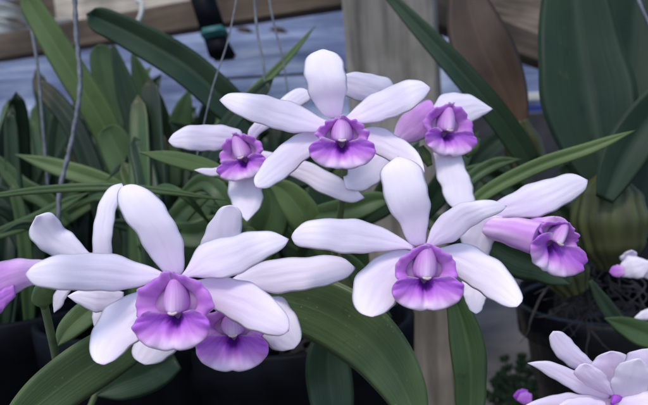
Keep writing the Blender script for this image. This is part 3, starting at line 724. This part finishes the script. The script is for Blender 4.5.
# F: big dark right leaves with ribbed pseudobulb
pg_ = plant('large orchid plant at right with huge dark leaves and ribbed pseudobulb', 610, 200, .5)
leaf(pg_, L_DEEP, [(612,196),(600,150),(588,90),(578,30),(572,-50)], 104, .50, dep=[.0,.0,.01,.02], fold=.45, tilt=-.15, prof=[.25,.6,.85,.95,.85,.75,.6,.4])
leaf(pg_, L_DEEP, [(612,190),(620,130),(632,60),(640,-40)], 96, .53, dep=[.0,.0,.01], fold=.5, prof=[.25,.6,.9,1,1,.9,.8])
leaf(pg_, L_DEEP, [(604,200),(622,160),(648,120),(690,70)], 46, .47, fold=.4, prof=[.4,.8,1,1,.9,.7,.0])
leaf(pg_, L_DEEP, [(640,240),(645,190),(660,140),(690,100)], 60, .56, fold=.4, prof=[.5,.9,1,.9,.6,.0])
tube('pseudobulb', [(614,268,.50),(612,250,.50),(609,222,.50),(609,195,.50),(611,172,.50)], [16,31,36,31,12], pg_, BULB, n=72, N=26, ribs=13, ra=.045, pig=lambda s, v: .6 * (.5 - .5 * math.cos(6.283 * v * 13 + 1.5 * math.sin(v * 19) + .8 * math.sin(s * 4 + v * 30))) ** 2)
tube('pseudobulb', [(575,292,.54),(566,272,.54),(562,258,.54)], [14,22,12], pg_, BULB, n=60, N=18, ribs=11, ra=.05, pig=lambda s, v: .8 * (.5 - .5 * math.cos(6.283 * v * 11)) ** 3)
# G: brown leaf and its bulb
ph_ = plant('orchid plant with an old brown leaf and a dark leaf crossing it', 520, 140, .6)
leaf(ph_, L_BROWN, [(520,135),(506,98),(486,56),(472,18),(462,-30)], 62, .62, dep=[.0,.0,.01], fold=.15, tilt=.1, prof=[.25,.6,.85,1,1,.85,.6,.4], pig=lambda s, v: .5 * max(0, .5 - s), label='old brown ageing leaf')
leaf(ph_, L_DARK, [(532,165),(500,118),(455,66),(412,20),(378,-16)], 26, .57, dep=[.0,-.01,0], fold=.4, prof=[.9,1,1,1,.95,.85,.7,.5,.3])
tube('pseudobulb', [(532,172,.62),(524,150,.62),(516,122,.62)], [17,18,11], ph_, BULB, n=60, N=18, ribs=10, ra=.06, pig=lambda s, v: .8 * (.5 - .5 * math.cos(6.283 * v * 10)) ** 3)
# H: slender pale leaf at right middle
pi_ = plant('slender orchid plant with one long pale leaf pointing right', 500, 180, .45)
leaf(pi_, L_PALE, [(462,214),(490,190),(540,165),(590,148),(636,130)], 15, .44, dep=[.01,.0,-.01], fold=.3, prof=[.7,.9,1,1,.95,.85,.6,.0])
leaf(pi_, L_MID, [(460,200),(470,180),(495,164),(522,159)], 14, .47, fold=.3, prof=TAPER)
leaf(pi_, L_MID, [(440,180),(465,172),(490,166),(520,160)], 10, .50, fold=.3, prof=TAPER)
leaf(pi_, L_DARK, [(500,262),(540,250),(575,238),(608,240)], 26, .50, fold=.3, prof=TAPER)
# I: bottom right leaf
pj = plant('small orchid plant whose single leaf enters at the right edge', 640, 330, .44)
leaf(pj, L_MID, [(604,318),(625,326),(650,336),(690,345)], 26, .44, fold=.3, prof=[.0,.5,.8,1,1,1,.9,.8])
leaf(pj, L_BACK, [(590,280),(602,300),(620,325),(645,350)], 16, .47, fold=.3, prof=TAPER)
# background plants: tall strap leaves filling the shade
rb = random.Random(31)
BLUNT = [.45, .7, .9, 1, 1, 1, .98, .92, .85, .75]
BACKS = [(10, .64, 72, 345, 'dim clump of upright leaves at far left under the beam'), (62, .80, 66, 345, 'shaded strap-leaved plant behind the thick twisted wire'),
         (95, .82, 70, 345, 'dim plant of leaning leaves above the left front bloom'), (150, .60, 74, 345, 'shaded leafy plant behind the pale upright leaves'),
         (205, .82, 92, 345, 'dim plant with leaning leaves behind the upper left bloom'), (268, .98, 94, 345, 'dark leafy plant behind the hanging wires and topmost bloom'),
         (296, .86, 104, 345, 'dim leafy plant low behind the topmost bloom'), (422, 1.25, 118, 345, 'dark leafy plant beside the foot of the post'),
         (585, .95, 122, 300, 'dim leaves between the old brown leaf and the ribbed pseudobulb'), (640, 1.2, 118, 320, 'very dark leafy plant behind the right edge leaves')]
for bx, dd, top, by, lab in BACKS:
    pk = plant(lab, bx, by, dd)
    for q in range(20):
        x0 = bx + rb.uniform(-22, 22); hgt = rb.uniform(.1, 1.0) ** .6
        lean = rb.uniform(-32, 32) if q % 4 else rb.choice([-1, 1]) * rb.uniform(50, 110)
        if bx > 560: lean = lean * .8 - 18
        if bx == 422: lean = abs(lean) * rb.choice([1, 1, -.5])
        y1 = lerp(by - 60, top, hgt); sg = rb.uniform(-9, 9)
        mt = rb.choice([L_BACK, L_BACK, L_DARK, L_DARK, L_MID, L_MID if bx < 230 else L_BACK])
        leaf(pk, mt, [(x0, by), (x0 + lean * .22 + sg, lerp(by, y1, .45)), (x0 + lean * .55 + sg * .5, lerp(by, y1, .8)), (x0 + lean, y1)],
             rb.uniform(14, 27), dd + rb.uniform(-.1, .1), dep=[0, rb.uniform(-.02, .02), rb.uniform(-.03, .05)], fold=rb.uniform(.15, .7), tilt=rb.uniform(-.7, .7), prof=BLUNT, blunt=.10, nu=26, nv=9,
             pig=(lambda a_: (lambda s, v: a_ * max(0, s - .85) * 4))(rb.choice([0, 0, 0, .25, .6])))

# ------------------------------------------------------------------ pots
GLOSS = plain('black_plastic_film', (.006, .007, .011), .28, .4, 30, bump=.4, spec=.5)
def pot(label, px, py, d, rad, mulch=.055, mat=BLACK):
    top = P(px, py, d); h = top.z
    o = thing('plant_pot', label, 'plant pot', (top.x, top.y, 0.001), 'black plastic plant pots')
    r = rad
    lathe('wall', [(r * .72, 0), (r * .76, h * .3), (r * .78, h * .3 + .002), (r * .92, h * .86), (r * .95, h - .03), (r * 1.03, h - .03), (r * 1.05, h - .002), (r * 1.04, h), (r * 1.0, h), (r * .97, h - .006), (r * .90, h - .075)], (top.x, top.y, .001), o, mat, n=48)
    if mulch:
        rnd = random.Random(int(px)); bm = bmesh.new()
        for q in range(90):
            a = rnd.random() * 6.28; rr = math.sqrt(rnd.random()) * (r * .86 - .018); s = rnd.uniform(.006, .013)
            mm = Matrix.Translation((rr * math.cos(a), rr * math.sin(a), h - mulch + rnd.uniform(0, .012))) @ Matrix.Rotation(rnd.random() * 6, 4, Vector((rnd.random(), rnd.random(), rnd.random() + .1)).normalized()) @ Matrix.Diagonal((s * 1.6, s, s * .5, 1))
            bmesh.ops.create_icosphere(bm, subdivisions=1, radius=1, matrix=mm)
        me = bpy.data.meshes.new('bark'); bm.to_mesh(me); bm.free()
        link('bark', me, BARK, o)['kind'] = 'stuff'
    return o
pot('black pot in deep shade at lower left corner', 10, 299, .62, .10)
pot('black pot in shade under the left front bloom', 150, 308, .56, .085)
pot('black pot under the arching broad leaf', 290, 318, .56, .095)
pot('black pot filled with bark and roots at lower right', 618, 298, .66, .09, .02, GLOSS)
pot('black pot at the right edge behind the small pale bloom', 690, 250, .72, .12)
pot('black pot farther back at left behind the far left bloom', 70, 300, .80, .11)
pot('black pot farther back behind the lowest lip', 210, 300, .82, .11)
pot('black pot farther back beside the post', 292, 296, .86, .11)
pot('black pot farthest back under the hanging wires', 270, 300, .98, .09)
pot('black pot far back at the right edge in shade', 645, 285, 1.2, .10)
pot('black pot behind the foot of the post', 420, 300, 1.25, .09)
pot('black pot deep in shade behind the root filled pot', 590, 285, .95, .09)

# roots spilling over the right pots
rt = thing('root_tangle', 'tangle of dry grey roots spilling over the lower right pots', 'roots', P(600, 290, .56))
rb = random.Random(5)
ROOT = plain('dry_root', (.035, .03, .03), .8, .7, 100)
for q in range(44):
    x, y = rb.uniform(556, 640), rb.uniform(258, 300); pts = [(x, y, .56)]; a = rb.uniform(0, 6.28)
    for k in range(6):
        a += rb.uniform(-1.1, 1.1); x += 9 * math.cos(a); y += 4 * math.sin(a) + (2.5 if q < 26 else 8); pts.append((x, y, .56 - .003 * k + rb.uniform(-.004, .004)))
    tube('root', pts, [rb.uniform(1, 2), rb.uniform(.8, 1.6), .3], rt, ROOT, n=7, N=26)
# fern in shadow on the floor
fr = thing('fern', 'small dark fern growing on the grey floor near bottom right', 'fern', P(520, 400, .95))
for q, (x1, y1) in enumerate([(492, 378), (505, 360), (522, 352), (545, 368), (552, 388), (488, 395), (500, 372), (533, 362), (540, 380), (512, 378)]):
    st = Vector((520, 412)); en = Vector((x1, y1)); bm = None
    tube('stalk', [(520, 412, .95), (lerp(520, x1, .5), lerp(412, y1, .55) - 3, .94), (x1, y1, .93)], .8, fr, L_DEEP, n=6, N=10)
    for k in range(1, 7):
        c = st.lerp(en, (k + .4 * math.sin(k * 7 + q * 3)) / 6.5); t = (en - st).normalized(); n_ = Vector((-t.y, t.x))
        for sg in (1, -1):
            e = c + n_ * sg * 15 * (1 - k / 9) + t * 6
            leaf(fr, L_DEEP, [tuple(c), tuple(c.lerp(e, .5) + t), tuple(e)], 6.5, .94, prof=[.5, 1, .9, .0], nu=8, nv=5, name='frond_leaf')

# ------------------------------------------------------------------ wires and the hanging sleeve
def wire(label, pts, r, tw=0):
    N = 60
    sp = cr([(x, y, dd * 1000) for x, y, dd in pts], N); wp = [P(q.x, q.y, q.z / 1000) for q in sp]
    o = tube_pts('hanging_wire', wp, [r * mpp(sp[0].z / 1000)] * N, None, WIRE, n=8, ribs=2 if tw else 0, ra=.3, twist=tw)
    tag(o, label, 'wire', 'hanging wires')
wire('thick twisted grey wire hanging at the left', [(74, -30, .50), (76, 30, .5), (80, 85, .50), (72, 140, .5), (60, 190, .5), (58, 240, .5)], 2.3, .8)
wire('thin grey wire left of the thick twisted wire', [(30, 20, .62), (38, 70, .62), (43, 130, .62), (50, 210, .62)], 1.6)
wire('fine wire running down beside the long dark leaf', [(240, -20, .5), (228, 40, .5), (212, 90, .5), (196, 160, .5)], .8)
wire('taller of two close wires above the top left petal', [(253, -20, .55), (257, 30, .55), (264, 70, .55), (266, 130, .55)], 1.3)
wire('slightly slanting wire right of the close pair', [(266, -20, .6), (273, 20, .6), (283, 60, .6), (290, 110, .6)], 1.0)
wire('short bright wire at the top right corner', [(632, -20, .45), (640, 4, .45), (650, 26, .45)], 2.0)
hs = thing('hanging_sleeve', 'black plastic sleeve tied with teal tape hanging from the beam', 'sleeve', P(212, 20, .85))
def taper_box(name, pts, th, parent, mat):
    """pts: quad outline (px,py,d) with real thickness th backwards"""
    b0 = base(parent); bm = bmesh.new()
    fr_ = [bm.verts.new(P(*p) - b0) for p in pts]; bk = [bm.verts.new(P(*p) - b0 + Fv * th) for p in pts]
    bm.faces.new(fr_); bm.faces.new(bk[::-1])
    for i in range(len(pts)):
        j = (i + 1) % len(pts); bm.faces.new([fr_[i], bk[i], bk[j], fr_[j]])
    bmesh.ops.recalc_face_normals(bm, faces=bm.faces)
    bmesh.ops.bevel(bm, geom=list(bm.edges), offset=.004, segments=3, affect='EDGES')
    for f in bm.faces: f.smooth = True
    me = bpy.data.meshes.new(name); bm.to_mesh(me); bm.free(); return link(name, me, mat, parent)
taper_box('sleeve_top', [(184,-20,.85),(208,-20,.85),(224,27,.85),(200,31,.85)], .035, hs, BLACK)
taper_box('sleeve_tail', [(202,34,.852),(222,30,.852),(236,55,.852),(209,58,.852)], .028, hs, BLACK)
taper_box('tape', [(198,28,.846),(224,23,.846),(226,33,.846),(201,38,.846)], .046, hs, TEAL)
hk = tube('wire_hook', [(136,0,1.0),(142,4,1.0),(141,14,1.0),(138,22,1.0),(140,26,1.0)], 2.2, None, WHITEP); tag(hk, 'pale bent hook hanging on the dark beam above the long leaf', 'hook')

for lab, pts, wd in [('upper crumpled white strip lying on the beam at the top left corner', [(-20,10),(14,12),(44,24),(74,20)], 17),
                     ('lower crumpled white strip lying on the beam at the top left corner', [(-20,26),(10,28),(36,38),(62,36)], 15)]:
    o = leaf(None, WHITEP, pts, wd, 1.62, dep=[.02,-.02,.03,-.01], fold=.3, tilt=.8, prof=[.8,1,.7,1,.6,.2], name='packing_strip')
    tag(o, lab, 'packing strip', 'crumpled white strips')

rod = tube('rod', [(196,80,1.1),(250,77,1.1),(300,74,1.1),(352,70,1.1)], 1.3, None, BLACK); tag(rod, 'thin dark horizontal rod in front of the blue cloth, left of the post', 'rod')
db = beam('dark_board', P(452, 164, 2.05), P(660, 150, 2.05), .02, .27, plain('shade_fill_dark', (.03, .028, .035), .8, .5, 20))  # board added and made tall so the gap below the rail goes dark
tag(db, 'dark board added under the blue rail at the right to stand for shade', 'board')
for lab, x, y in [('dry brown leaf scrap lying against the cloth by the wires', 245, 31), ('dry brown leaf scrap on the cloth right of both wires', 279, 31)]:
    o = leaf(None, L_BROWN, [(x - 10, y - 2), (x, y - 1), (x + 10, y + 2)], 6, 1.9, dep=[.02, -.02, .02], prof=[.1, 1, .8, .0], nu=12, nv=7, name='dry_leaf')
    tag(o, lab, 'dry leaf', 'dry brown leaf scraps')
